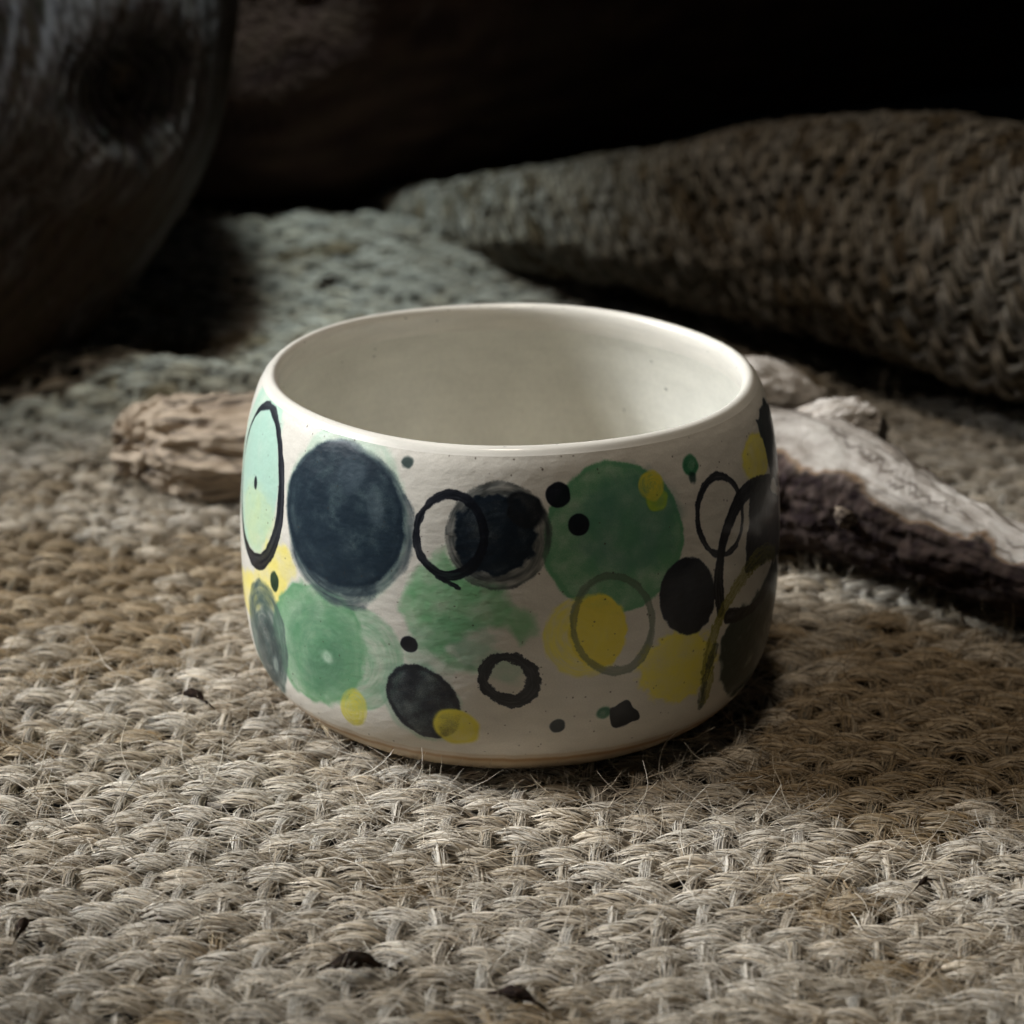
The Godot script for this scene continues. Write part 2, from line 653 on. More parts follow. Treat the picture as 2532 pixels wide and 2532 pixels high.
func crack(p: Vector3) -> float:
	# distance to the long dark crack that runs down from the knot
	var line := [Vector3(-0.0705, 0.060, -0.14), Vector3(-0.0745, 0.051, -0.135), Vector3(-0.083, 0.038, -0.127), Vector3(-0.0905, 0.024, -0.124), Vector3(-0.099, 0.010, -0.122), Vector3(-0.110, -0.006, -0.12)]
	var best := 1.0
	for k in line.size() - 1:
		var q := Geometry3D.get_closest_point_to_segment(p, line[k], line[k + 1])
		best = minf(best, Vector2(q.x - p.x, q.y - p.y).length() + 0.3 * maxf(0.0, absf(q.z - p.z) - 0.012))
	return best + 0.0006 * fine.get_noise_3dv(p * 120.0)


func build_back_log() -> void:
	var o := thing("dark_log", "long dark brown log lying across the back behind the folded burlap", "log")
	var pts := [Vector3(-0.36, 0.074, -0.302), Vector3(-0.20, 0.073, -0.312), Vector3(-0.09, 0.072, -0.320), Vector3(-0.02, 0.078, -0.338), Vector3(0.06, 0.092, -0.362), Vector3(0.2, 0.10, -0.39), Vector3(0.38, 0.11, -0.395)]
	var rad := [0.080, 0.079, 0.078, 0.078, 0.079, 0.080, 0.08]
	var shape := func(t: float, an: float, _o: Vector3, _p: Vector3) -> float:
		return 0.005 * noise.get_noise_3d(t * 9.0, an * 1.2, 4.0) + 0.0018 * noise.get_noise_3d(t * 26.0, an * 7.0, 9.0)
	var paint := func(t: float, an: float, _n: Vector3, _p: Vector3) -> Color:
		return Color(0.045, 0.027, 0.022).lerp(Color(0.11, 0.068, 0.05), clampf(0.4 + 1.2 * noise.get_noise_3d(t * 14.0, an * 12.0, 3.0), 0.0, 1.0))
	part("trunk", sweep(pts, rad, 150, 110, shape, paint), wood_material(0.85, 0.08, Vector3(20, 20, 20)), o)


func build_branch() -> void:
	var o := thing("driftwood_branch", "weathered driftwood branch with dark bark, lying just behind the cup", "driftwood")
	var pts := [Vector3(-0.0735, 0.0068, -0.0935), Vector3(-0.066, 0.0078, -0.0905), Vector3(-0.052, 0.0092, -0.084), Vector3(-0.02, 0.0108, -0.078), Vector3(0.02, 0.0138, -0.067), Vector3(0.0485, 0.0143, -0.0545), Vector3(0.059, 0.0144, -0.0460), Vector3(0.0673, 0.0131, -0.0375), Vector3(0.0754, 0.0117, -0.0297), Vector3(0.0855, 0.0103, -0.0195), Vector3(0.103, 0.0105, -0.003), Vector3(0.123, 0.010, 0.012)]
	var rad := [0.0062, 0.0086, 0.0104, 0.0114, 0.0120, 0.0116, 0.0107, 0.0092, 0.0077, 0.0064, 0.0052, 0.004]
	var cell := FastNoiseLite.new()
	cell.seed = 12
	cell.frequency = 1.0
	cell.noise_type = FastNoiseLite.TYPE_CELLULAR
	var barked := func(t: float, an: float, p: Vector3, n: Vector3) -> float:
		# 1 where the bark still holds: the lower flank of the right-hand half
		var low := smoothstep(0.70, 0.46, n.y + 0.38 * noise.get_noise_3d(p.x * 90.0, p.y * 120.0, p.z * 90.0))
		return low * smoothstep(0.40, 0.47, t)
	var shape := func(t: float, an: float, out: Vector3, p: Vector3) -> float:
		var h := 0.0013 * noise.get_noise_3d(t * 7.0, cos(an) * 1.3, sin(an) * 1.3) + 0.0007 * noise.get_noise_3d(t * 12.0, cos(an) * 3.5, sin(an) * 3.5)
		h += 0.00014 * noise.get_noise_3d(t * 40.0, cos(an) * 7.0, sin(an) * 7.0)
		if t < 0.32:   # the split, stepped end on the left
			var k := smoothstep(0.32, 0.12, t)
			h -= k * 0.0015 * smoothstep(0.1, 0.35, noise.get_noise_3d(t * 10.0, an * 2.4, 31.0) + 0.12)
			h += k * 0.0013 * noise.get_noise_3d(t * 22.0, an * 1.8, 17.0)
			h -= k * 0.0011 * exp(-pow((fposmod(an + 0.25 * sin(t * 40.0), 0.9) - 0.45) / 0.06, 2.0))
		var b: float = barked.call(t, an, p, out)
		h += b * (0.0006 + 0.00025 * cell.get_noise_3d(t * 90.0, cos(an) * 5.0, sin(an) * 5.0) + 0.0003 * noise.get_noise_3dv(p * 500.0))
		return h
	var paint := func(t: float, an: float, n: Vector3, p: Vector3) -> Color:
		var g := 0.5 * noise.get_noise_3d(t * 9.0, cos(an) * 12.0, sin(an) * 12.0) + 0.6 * noise.get_noise_3dv(p * 85.0) + 0.25 * noise.get_noise_3dv(p * 420.0)
		var c := Color(0.40, 0.365, 0.325).lerp(Color(0.18, 0.15, 0.122), clampf(0.35 + 1.1 * g, 0.0, 1.0))
		if t < 0.4:
			c = c.lerp(Color(0.37, 0.28, 0.195), 0.8)
			var split := noise.get_noise_3d(t * 5.0, cos(an) * 8.0 + 3.0, sin(an) * 8.0)
			c = c.lerp(Color(0.05, 0.037, 0.03), smoothstep(0.22, 0.42, split))
		for k in 5:
			c = c.lerp(Color(0.06, 0.045, 0.035), exp(-pow((angle_difference(an, 0.7 * k - 0.6 + 0.35 * sin(t * 7.0 + k * 2.0) + 0.3 * noise.get_noise_2d(t * 30.0, k))) / 0.035, 2.0)) * smoothstep(-0.1, 0.2, noise.get_noise_2d(t * 9.0, k * 5.0)))
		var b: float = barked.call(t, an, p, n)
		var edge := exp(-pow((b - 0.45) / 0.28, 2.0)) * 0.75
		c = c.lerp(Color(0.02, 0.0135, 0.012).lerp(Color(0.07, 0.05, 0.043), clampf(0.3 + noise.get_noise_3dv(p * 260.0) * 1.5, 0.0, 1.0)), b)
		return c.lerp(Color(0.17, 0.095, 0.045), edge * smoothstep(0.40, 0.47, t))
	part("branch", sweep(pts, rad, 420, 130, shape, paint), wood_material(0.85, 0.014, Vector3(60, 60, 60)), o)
	# the broken stubs on top, a bud scar and a knot on the flank
	var pale := func(t: float, an: float, _n: Vector3, p: Vector3) -> Color:
		var c := Color(0.56, 0.51, 0.46).lerp(Color(0.33, 0.275, 0.22), clampf(0.4 + noise.get_noise_3d(an * 4.0, t * 3.0, p.x * 60.0), 0.0, 1.0))
		return c if t < 0.985 else c * 0.45
	var rag := func(t: float, an: float, _o: Vector3, p: Vector3) -> float:
		return 0.0011 * noise.get_noise_3d(an * 1.6, t * 4.0, p.x * 100.0) + 0.0005 * noise.get_noise_3d(an * 6.0, t * 3.0, 2.0)
	part("broken_stub", sweep([Vector3(0.020, 0.017, -0.078), Vector3(0.037, 0.0215, -0.080), Vector3(0.0485, 0.0215, -0.0805), Vector3(0.0565, 0.0175, -0.0805)], [0.006, 0.0066, 0.0058, 0.0042], 60, 60, rag, pale), wood_material(0.8, 0.035, Vector3(90, 90, 90)), o)
	part("broken_stub", sweep([Vector3(0.050, 0.0185, -0.058), Vector3(0.058, 0.0232, -0.0575), Vector3(0.0645, 0.0220, -0.058)], [0.0056, 0.0048, 0.0036], 50, 60, rag, pale), wood_material(0.8, 0.035, Vector3(90, 90, 90)), o)
	var grey := func(_t: float, an: float, _n: Vector3, p: Vector3) -> Color:
		return Color(0.30, 0.24, 0.18).lerp(Color(0.07, 0.05, 0.04), clampf(0.5 + 1.5 * noise.get_noise_3dv(p * 700.0), 0.0, 1.0))
	var lump := func(t: float, an: float, _o: Vector3, _p: Vector3) -> float:
		return 0.0006 * noise.get_noise_3d(an * 2.0, t * 3.0, 8.0) + 0.0004 * noise.get_noise_3d(an * 6.0, t * 9.0, 8.0)
	part("knot", sweep([Vector3(0.0572, 0.0146, -0.0390), Vector3(0.0574, 0.0146, -0.0345), Vector3(0.0575, 0.0145, -0.0330)], [0.0026, 0.0021, 0.0013], 24, 40, lump, grey), wood_material(0.8, 0.035, Vector3(90, 90, 90)), o)


# ---------------------------------------------------------------- the cup
var W := 2048
var H := 640
var px := PackedFloat32Array()
var col_s := PackedFloat32Array()


func s_to_u(s: float) -> float:
	if absf(s) <= 73.0:
		return 0.5 + s / 73.0 * 0.4
	return 0.5 + signf(s) * (0.4 + (absf(s) - 73.0) / 58.95 * 0.1)


func u_to_s(u: float) -> float:
	var k := u - 0.5
	if absf(k) <= 0.4:
		return k / 0.4 * 73.0
	return signf(k) * (73.0 + (absf(k) - 0.4) / 0.1 * 58.95)


func lay(i: int, c: Color, a: float) -> void:
	a = clampf(a, 0.0, 1.0)
	px[i] += (c.r - px[i]) * a
	px[i + 1] += (c.g - px[i + 1]) * a
	px[i + 2] += (c.b - px[i + 2]) * a


# a brushed disc: at (s, y) millimetres, half axes a and b, turned by rot degrees. style 0 wash, 1 swirled brush, 2 flat and crisp
func disc(s0: float, y0: float, a: float, b: float, rot: float, c: Color, alpha: float, soft := 0.25, style := 0, wob := 0.5, seed_at := 0.0) -> void:
	var reach := maxf(a, b) + 2.5
	var ca := cos(deg_to_rad(rot))
	var sa := sin(deg_to_rad(rot))
	var size := sqrt(a * b)
	for x in range(maxi(0, int(s_to_u(s0 - reach) * W)), mini(W - 1, int(s_to_u(s0 + reach) * W)) + 1):
		var ds := col_s[x] - s0
		for y in range(maxi(0, int((1.0 - (y0 + reach) / 52.0) * H)), mini(H - 1, int((1.0 - (y0 - reach) / 52.0) * H)) + 1):
			var dy := (1.0 - (y + 0.5) / H) * 52.0 - y0
			var ex := (ds * ca + dy * sa) / a
			var ey := (-ds * sa + dy * ca) / b
			var k := sqrt(ex * ex + ey * ey)
			var d := (k - 1.0) * size
			if d > 2.0:
				continue
			var n1 := noise.get_noise_3d(ex * 2.2, ey * 2.2, seed_at)
			d += wob * (n1 if size > 4.0 else 0.45 * fine.get_noise_3d(ex * 0.9 + seed_at, ey * 0.9, seed_at))
			var n2 := fine.get_noise_3d(ds * 2.6, dy * 2.6, seed_at + 3.0)
			d += minf(0.09, 0.012 * size) * n2
			var cover := smoothstep(soft, -soft, d)
			if cover <= 0.0:
				continue
			var m := noise.get_noise_3d(ds * 0.22, dy * 0.22, seed_at + 11.0)
			var al := alpha
			if style == 0:
				al *= 0.86 + 0.42 * m + 0.16 * fine.get_noise_3d(ds * 5.0, dy * 5.0, seed_at) + 0.28 * exp(-pow((d + 0.35) / 0.4, 2.0))
			elif style == 1:
				var an := atan2(ey, ex)
				var brush := noise.get_noise_3d(k * 9.0 + 0.35 * an, 1.1 * cos(an), 1.1 * sin(an) + seed_at)
				al *= 0.86 + 0.48 * brush + 0.4 * m - 0.10 * smoothstep(0.75, 1.0, k)
			else:
				al *= 0.97 + 0.10 * m
			lay((y * W + x) * 3, c, cover * al)


# a painted ring; width varies along it
func ring(s0: float, y0: float, a: float, b: float, rot: float, width: float, c: Color, alpha: float, rough := 0.25, heavy := 0.0, heavy_at := 0.0, seed_at := 0.0) -> void:
	var reach := maxf(a, b) + width * 2.0 + 1.0
	var ca := cos(deg_to_rad(rot))
	var sa := sin(deg_to_rad(rot))
	for x in range(maxi(0, int(s_to_u(s0 - reach) * W)), mini(W - 1, int(s_to_u(s0 + reach) * W)) + 1):
		var ds := col_s[x] - s0
		for y in range(maxi(0, int((1.0 - (y0 + reach) / 52.0) * H)), mini(H - 1, int((1.0 - (y0 - reach) / 52.0) * H)) + 1):
			var dy := (1.0 - (y + 0.5) / H) * 52.0 - y0
			var ex := (ds * ca + dy * sa) / a
			var ey := (-ds * sa + dy * ca) / b
			var k := sqrt(ex * ex + ey * ey)
			var d := absf(k - 1.0) * sqrt(a * b)
			if d > width * 2.0 + 1.0:
				continue
			var an := atan2(dy, ds)
			d += 0.22 * noise.get_noise_3d(ex * 2.0, ey * 2.0, seed_at) * width
			d += rough * 0.7 * noise.get_noise_3d(ds * 0.35, dy * 0.35, seed_at + 5.0) + 0.35 * rough * fine.get_noise_3d(ds * 4.0, dy * 4.0, seed_at)
			var w := width * 0.5 * (1.0 + heavy * cos(an - deg_to_rad(heavy_at)) + 0.25 * noise.get_noise_3d(cos(an) * 1.4, sin(an) * 1.4, seed_at + 9.0))
			var cover := smoothstep(0.12, -0.12, d - w)
			if cover > 0.0:
				lay((y * W + x) * 3, c, cover * alpha * (0.95 + 0.25 * noise.get_noise_3d(k * 14.0, an, seed_at)))


func area(pts: Array, c: Color, alpha: float, soft := 0.5, style := 0, seed_at := 0.0) -> void:
	var lo := Vector2(1e9, 1e9)
	var hi := -lo
	for p: Vector2 in pts:
		lo = lo.min(p)
		hi = hi.max(p)
	for x in range(maxi(0, int(s_to_u(lo.x - 2.0) * W)), mini(W - 1, int(s_to_u(hi.x + 2.0) * W)) + 1):
		var s := col_s[x]
		for y in range(maxi(0, int((1.0 - (hi.y + 2.0) / 52.0) * H)), mini(H - 1, int((1.0 - (lo.y - 2.0) / 52.0) * H)) + 1):
			var q := Vector2(s, (1.0 - (y + 0.5) / H) * 52.0)
			var inside := false
			var d := 1e9
			var j := pts.size() - 1
			for i in pts.size():
				var a: Vector2 = pts[i]
				var b: Vector2 = pts[j]
				if (a.y > q.y) != (b.y > q.y) and q.x < (b.x - a.x) * (q.y - a.y) / (b.y - a.y) + a.x:
					inside = not inside
				var ab := b - a
				d = minf(d, (q - a - ab * clampf((q - a).dot(ab) / ab.length_squared(), 0.0, 1.0)).length_squared())
				j = i
			d = sqrt(d) * (-1.0 if inside else 1.0)
			d += 0.9 * noise.get_noise_3d(q.x * 0.25, q.y * 0.25, seed_at) + 0.1 * fine.get_noise_2d(q.x * 2.5, q.y * 2.5)
			var cover := smoothstep(soft, -soft, d)
			if cover <= 0.0:
				continue
			var m := noise.get_noise_3d(q.x * 0.2, q.y * 0.2, seed_at + 20.0)
			var al := alpha * (0.85 + 0.6 * m)
			if style == 1:
				al = alpha * (0.8 + 1.0 * noise.get_noise_3d(q.x * 0.9 + q.y * 0.25, q.y * 0.12, seed_at + 30.0) + 0.4 * m)
			lay((y * W + x) * 3, c, cover * al)


func stroke(pts: Array, width: float, c: Color, alpha: float, dry := 0.2, seed_at := 0.0) -> void:
	var lo := Vector2(1e9, 1e9)
	var hi := -lo
	for p: Vector2 in pts:
		lo = lo.min(p)
		hi = hi.max(p)
	var many := []
	for k in 25:
		many.append(spline(pts, k / 24.0))
	for x in range(maxi(0, int(s_to_u(lo.x - 3.0) * W)), mini(W - 1, int(s_to_u(hi.x + 3.0) * W)) + 1):
		var s := col_s[x]
		for y in range(maxi(0, int((1.0 - (hi.y + 3.0) / 52.0) * H)), mini(H - 1, int((1.0 - (lo.y - 3.0) / 52.0) * H)) + 1):
			var q := Vector2(s, (1.0 - (y + 0.5) / H) * 52.0)
			var d := 1e9
			var at := 0
			for i in 24:
				var a: Vector2 = many[i]
				var ab: Vector2 = many[i + 1] - a
				var e := (q - a - ab * clampf((q - a).dot(ab) / ab.length_squared(), 0.0, 1.0)).length_squared()
				if e < d:
					d = e
					at = i
			d = sqrt(d)
			if d > width:
				continue
			var w := width * 0.5 * (1.0 + 0.2 * sin(at * 0.35 + seed_at) - 0.5 * smoothstep(20.0, 24.0, at))
			d += dry * noise.get_noise_3d(q.x * 0.8, q.y * 0.8, seed_at)
			var cover := smoothstep(0.12, -0.12, d - w)
			if cover > 0.0:
				lay((y * W + x) * 3, c, cover * alpha * (0.95 + 2.0 * dry * noise.get_noise_3d(d * 3.0, at * 0.2, seed_at)))


func build_cup() -> void:
	var cup := thing("ceramic_cup", "white clay cup painted with green, yellow and dark blue dots and rings", "cup")
	# height (mm) against radius (mm), from the foot up over the rim and down inside
	var wall := [Vector2(30.5, 0.0), Vector2(33.5, 0.6), Vector2(36.0, 2.2), Vector2(38.0, 4.2), Vector2(39.4, 6.2), Vector2(40.6, 9.0), Vector2(41.3, 12.5), Vector2(41.85, 17.5), Vector2(42.0, 23.0), Vector2(41.95, 29.0), Vector2(41.6, 34.5), Vector2(41.0, 40.0), Vector2(40.3, 44.0), Vector2(39.5, 47.0), Vector2(38.75, 49.2), Vector2(37.9, 50.8)]
	var lip := [Vector2(37.9, 50.8), Vector2(37.15, 51.6), Vector2(36.4, 51.85), Vector2(35.75, 51.5), Vector2(35.4, 50.7), Vector2(35.4, 49.4), Vector2(35.7, 47.5)]
	var inner := [Vector2(35.7, 47.5), Vector2(36.6, 44.0), Vector2(37.5, 39.0), Vector2(38.1, 32.0), Vector2(38.1, 24.0), Vector2(37.4, 16.0), Vector2(35.5, 9.5), Vector2(31.0, 5.8), Vector2(22.0, 4.6), Vector2(10.0, 4.3), Vector2(0.05, 4.2)]
	paint_cup()
	var im := Image.create(W, H, false, Image.FORMAT_RGB8)
	var bytes := PackedByteArray()
	bytes.resize(W * H * 3)
	for i in bytes.size():
		bytes[i] = int(clampf(px[i], 0.0, 1.0) * 255.0)
	im.set_data(W, H, false, Image.FORMAT_RGB8, bytes)
	var relief := NoiseTexture2D.new()
	relief.width = 1024
	relief.height = 512
	relief.seamless = true
	var f := FastNoiseLite.new()
	f.seed = 9
	f.frequency = 0.06
	f.fractal_octaves = 4
	relief.noise = f
	var m := StandardMaterial3D.new()
	m.resource_name = "painted_glaze"
	m.albedo_texture = ImageTexture.create_from_image(im)
	m.roughness = 0.46
	m.metallic_specular = 0.4
	m.clearcoat_enabled = true
	m.clearcoat = 0.3
	m.clearcoat_roughness = 0.1
	m.heightmap_enabled = true
	m.heightmap_texture = relief
	m.heightmap_scale = 0.006
	part("painted_wall", lathe(wall, 90, 256, 0), m, cup)
	var plain := m.duplicate() as StandardMaterial3D
	plain.resource_name = "clear_glaze"
	plain.albedo_texture = speckled(1024, 256, Color(0.835, 0.82, 0.775), 70)
	plain.heightmap_scale = 0.002
	plain.roughness = 0.33
	part("inside", lathe(inner, 90, 256, 1), plain, cup)
	var rim := plain.duplicate() as StandardMaterial3D
	rim.heightmap_enabled = false
	rim.albedo_texture = speckled(1024, 64, Color(0.84, 0.815, 0.77), 40)
	part("rim", lathe(lip, 50, 256, 1), rim, cup)
	var bare := StandardMaterial3D.new()
	bare.albedo_color = Color(0.62, 0.5, 0.38)
	bare.roughness = 0.9
	part("foot", lathe([Vector2(30.5, 0.0), Vector2(29.0, 0.3), Vector2(27.5, 1.2), Vector2(12.0, 1.4), Vector2(0.05, 1.4)], 12, 128, 1), bare, cup)


func lathe(k: Array, rows: int, around: int, mode: int) -> ArrayMesh:
	var s := Soup.new()
	var prof := []
	for r in rows + 1:
		prof.append(spline(k, float(r) / rows))
	for r in rows + 1:
		var a: Vector2 = prof[maxi(r - 1, 0)]
		var b: Vector2 = prof[mini(r + 1, rows)]
		if r == 0:
			a = prof[0] * 2.0 - prof[1]
		var d := (b - a).normalized()
		var p: Vector2 = prof[r]
		for q in around + 1:
			var u := float(q) / around
			var an := (u_to_s(u) / 42.0) if mode == 0 else (u - 0.5) * TAU
			if mode == 0:
				an = u_to_s(u) / 131.95 * PI
			# a hand-thrown wall is never quite round
			var wav := 1.0 + 0.0035 * sin(an * 2.0 + 0.6) + 0.0016 * sin(an * 3.0 + p.y * 0.05)
			var y := p.y + 0.35 * sin(an + 2.2) * p.y / 52.0 + 0.12 * sin(an * 5.0) * p.y / 52.0
			var nn := Vector3(sin(an) * d.y, -d.x, cos(an) * d.y).normalized()
			s.add(Vector3(sin(an) * p.x * wav, y, cos(an) * p.x * wav) * 0.001, nn, Color.WHITE, Vector2(u, 1.0 - p.y / 52.0 if mode == 0 else float(r) / rows))
	for r in rows:
		for q in around:
			var w := around + 1
			s.quad(r * w + q, r * w + q + 1, (r + 1) * w + q + 1, (r + 1) * w + q)
	return s.mesh()


func speckled(w: int, h: int, c: Color, spots: int) -> ImageTexture:
	var im := Image.create(w, h, false, Image.FORMAT_RGB8)
	for x in w:
		for y in h:
			var an := TAU * x / w
			var k := 1.0 + 0.05 * noise.get_noise_3d(cos(an) * 3.0, sin(an) * 3.0, y * 6.0 / h) + 0.03 * noise.get_noise_3d(cos(an) * 40.0, sin(an) * 40.0, y * 60.0 / h) + 0.008 * fine.get_noise_1d(y * 60.0 / h)
			im.set_pixel(x, y, Color(c.r * k, c.g * k, c.b * k))
	for i in spots:
		var x := rng.randi_range(2, w - 3)
		var y := rng.randi_range(2, h - 3)
		var dark := rng.randf_range(0.25, 0.7)
		im.set_pixel(x, y, im.get_pixel(x, y) * dark)
		if rng.randf() < 0.6:
			im.set_pixel(x + 1, y, im.get_pixel(x + 1, y) * dark)
		if rng.randf() < 0.4:
			im.set_pixel(x, y + 1, im.get_pixel(x, y + 1) * (dark * 0.5 + 0.5))
	return ImageTexture.create_from_image(im)


func paint_cup() -> void:
	px.resize(W * H * 3)
	col_s.resize(W)
	var clay := Color(0.83, 0.80, 0.75)
	var warm := Color(0.66, 0.50, 0.33)
	for x in W:
		col_s[x] = u_to_s((x + 0.5) / W)
		for y in H:
			var h := (1.0 - (y + 0.5) / H) * 52.0
			var k := 1.0 + 0.035 * noise.get_noise_2d(col_s[x] * 0.12, h * 0.25) + 0.025 * fine.get_noise_2d(col_s[x] * 3.0, h * 3.0)
			var c := clay * k
			# the glaze stops short of the foot: a toasted line, then bare clay
			var edge := h + 0.25 * noise.get_noise_2d(col_s[x] * 0.2, 3.0)
			c = c.lerp(Color(0.80, 0.70, 0.56), smoothstep(5.6, 3.4, edge) * 0.75)
			c = c.lerp(warm, exp(-pow((edge - 4.1) / 0.45, 2.0)) * 0.8 + exp(-pow((edge - 5.2) / 0.25, 2.0)) * 0.25)
			var i := (y * W + x) * 3
			px[i] = c.r
			px[i + 1] = c.g
			px[i + 2] = c.b
	var green := Color(0.36, 0.60, 0.45)
	var mint := Color(0.62, 0.77, 0.68)
	var deep := Color(0.385, 0.59, 0.43)
	var navy := Color(0.085, 0.14, 0.18)
	var ink := Color(0.035, 0.045, 0.08)
	var slate := Color(0.24, 0.25, 0.245)
	var yellow := Color(0.93, 0.87, 0.37)
	var grey := Color(0.27, 0.32, 0.30)
	# washes of green and mint
	disc(-52.0, 40.5, 13.0, 10.5, 95, mint, 0.75, 1.2, 0, 1.4, 1.0)
	area([Vector2(-12.7, 35.9), Vector2(-9.3, 38.1), Vector2(-7.9, 35.5), Vector2(-5.0, 33.5), Vector2(-0.8, 33.0), Vector2(0.3, 30.1), Vector2(3.8, 28.5), Vector2(3.6, 25.6), Vector2(1.5, 24.3), Vector2(-0.4, 26.8), Vector2(-4.1, 26.7), Vector2(-9.2, 23.2), Vector2(-7.5, 21.3), Vector2(-4.1, 20.1), Vector2(-6.7, 20.0), Vector2(-11.0, 21.9), Vector2(-13.3, 23.0), Vector2(-16.0, 28.0), Vector2(-15.1, 31.4)], Color(0.48, 0.68, 0.49), 0.88, 0.7, 0, 2.0)
	disc(-9.0, 23.5, 6.5, 4.2, 20, green, 0.28, 1.6, 0, 1.6, 3.0)
	disc(-3.0, 21.5, 5.5, 2.2, -25, green, 0.30, 1.2, 0, 1.0, 3.5)
	disc(15.8, 38.6, 11.2, 10.7, 150, deep, 0.95, 0.25, 0, 0.55, 4.0)
	disc(18.0, 40.5, 8.0, 7.0, 0, Color(0.29, 0.46, 0.41), 0.5, 2.2, 0, 1.5, 4.5)
	# yellow between the left ring and the leaf, and lower right
	area([Vector2(-62.0, 21.2), Vector2(-49.6, 24.5), Vector2(-44.0, 31.0), Vector2(-38.2, 32.5), Vector2(-35.5, 29.2), Vector2(-41.0, 21.0), Vector2(-47.0, 20.0), Vector2(-53.5, 15.0), Vector2(-60.0, 17.0)], Color(0.90, 0.83, 0.47), 0.9, 0.7, 0, 5.0)
	disc(26.6, 17.0, 7.6, 5.6, 165, yellow, 0.88, 0.8, 0, 1.4, 6.0)
	disc(10.6, 24.7, 6.3, 5.7, 110, yellow, 0.85, 0.35, 1, 0.5, 7.0)
	# swirled green discs on the left
	disc(-24.6, 18.6, 9.6, 8.0, -140, Color(0.44, 0.62, 0.47), 0.62, 0.35, 1, 0.5, 8.0)
	disc(-32.2, 18.8, 11.2, 9.2, -140, Color(0.42, 0.60, 0.44), 0.86, 0.6, 0, 0.9, 9.0)
	disc(-31.0, 18.4, 9.0, 7.0, -140, Color(0.27, 0.45, 0.33), 0.4, 1.5, 1, 0.8, 9.2)
	disc(-30.0, 16.3, 6.0, 3.2, -130, Color(0.24, 0.40, 0.30), 0.35, 1.6, 1, 0.8, 9.5)
	disc(-29.2, 17.8, 1.1, 0.9, 0, Color(0.80, 0.84, 0.76), 0.55, 0.8, 0, 0.4, 9.7)
	# dark leaf on the left flank
	disc(-46.8, 14.8, 9.9, 7.6, 68, Color(0.27, 0.34, 0.32), 0.92, 0.35, 1, 0.5, 10.0)
	disc(-46.0, 12.6, 6.6, 4.6, 68, Color(0.15, 0.19, 0.20), 0.6, 1.2, 1, 0.8, 10.2)
	disc(-43.6, 11.6, 1.5, 0.9, 70, Color(0.62, 0.66, 0.62), 0.5, 0.6, 0, 0.4, 10.3)
	# the big navy disc
	disc(-26.6, 40.0, 12.9, 11.8, 90, Color(0.55, 0.72, 0.60), 0.4, 0.8, 0, 1.0, 10.5)
	disc(-28.6, 32.4, 8.8, 5.4, 160, Color(0.22, 0.26, 0.28), 0.8, 0.5, 1, 0.5, 11.0)
	disc(-26.2, 39.4, 12.3, 11.0, 0, Color(0.15, 0.20, 0.23), 0.80, 0.3, 1, 0.4, 12.0)
	disc(-27.0, 39.8, 11.4, 10.3, 0, navy, 0.97, 0.55, 0, 0.6, 13.0)
	disc(-25.2, 46.2, 2.6, 2.2, 40, Color(0.36, 0.40, 0.42), 0.4, 1.2, 0, 1.0, 13.5)
	disc(-20.5, 42.5, 1.4, 2.6, 10, Color(0.36, 0.40, 0.42), 0.3, 0.9, 0, 0.8, 14.0)
	# left ring with its mint and yellow filling
	disc(-49.6, 40.6, 9.6, 8.2, 95, Color(0.65, 0.77, 0.70), 0.8, 0.6, 0, 0.8, 15.0)
	disc(-48.0, 33.2, 5.0, 7.0, 90, Color(0.78, 0.80, 0.55), 0.5, 2.6, 0, 1.0, 16.0)
	ring(-49.8, 38.4, 11.7, 9.7, 92, 1.5, ink, 0.97, 0.12, 0.6, -40.0, 17.0)
	disc(-49.7, 38.7, 0.75, 1.0, 0, ink, 0.95, 0.15, 2, 0.1, 18.0)
	disc(-41.5, 25.9, 1.25, 1.6, -15, Color(0.07, 0.17, 0.11), 0.95, 0.2, 2, 0.2, 19.0)
	# grey disc with its dark core, and the two rings left of the middle
	disc(-1.7, 40.0, 7.7, 7.6, 0, slate, 0.86, 0.2, 1, 0.25, 20.0)
	disc(-2.2, 40.2, 5.9, 5.8, 0, Color(0.06, 0.10, 0.14), 0.97, 0.35, 0, 0.9, 21.0)
	disc(2.2, 43.6, 3.0, 2.4, -35, Color(0.075, 0.085, 0.10), 0.9, 0.4, 0, 1.0, 22.0)
	ring(-8.7, 39.9, 5.75, 5.0, 84, 1.25, ink, 0.97, 0.10, 0.18, -20.0, 23.0)
	stroke([Vector2(-10.4, 33.9), Vector2(-8.6, 33.1), Vector2(-7.2, 32.4)], 0.7, ink, 0.9, 0.2, 23.5)
	ring(-0.2, 18.8, 3.75, 3.3, 141, 1.85, ink, 0.98, 0.32, 0.2, -50.0, 24.0)
	# yellow spots over the green, and the greyed ring over the yellow
	disc(22.7, 43.2, 1.9, 1.6, 0, Color(0.62, 0.72, 0.24), 0.8, 0.25, 0, 0.3, 25.0)
	disc(22.0, 45.3, 2.25, 2.1, 0, Color(0.80, 0.75, 0.27), 0.93, 0.22, 1, 0.4, 26.0)
	disc(12.7, 25.4, 5.7, 4.3, 98, Color(0.90, 0.82, 0.27), 0.93, 0.3, 0, 0.4, 27.0)
	ring(15.1, 26.1, 7.5, 5.95, 108, 1.15, Color(0.30, 0.34, 0.28), 0.62, 0.28, 0.15, -60.0, 28.0)
	disc(-25.0, 10.4, 3.6, 2.4, 64, Color(0.80, 0.76, 0.30), 0.85, 0.3, 1, 0.4, 29.0)
	# dark ovals
	disc(-13.2, 13.9, 6.9, 5.9, 128, Color(0.50, 0.66, 0.55), 0.4, 0.7, 0, 0.8, 29.5)
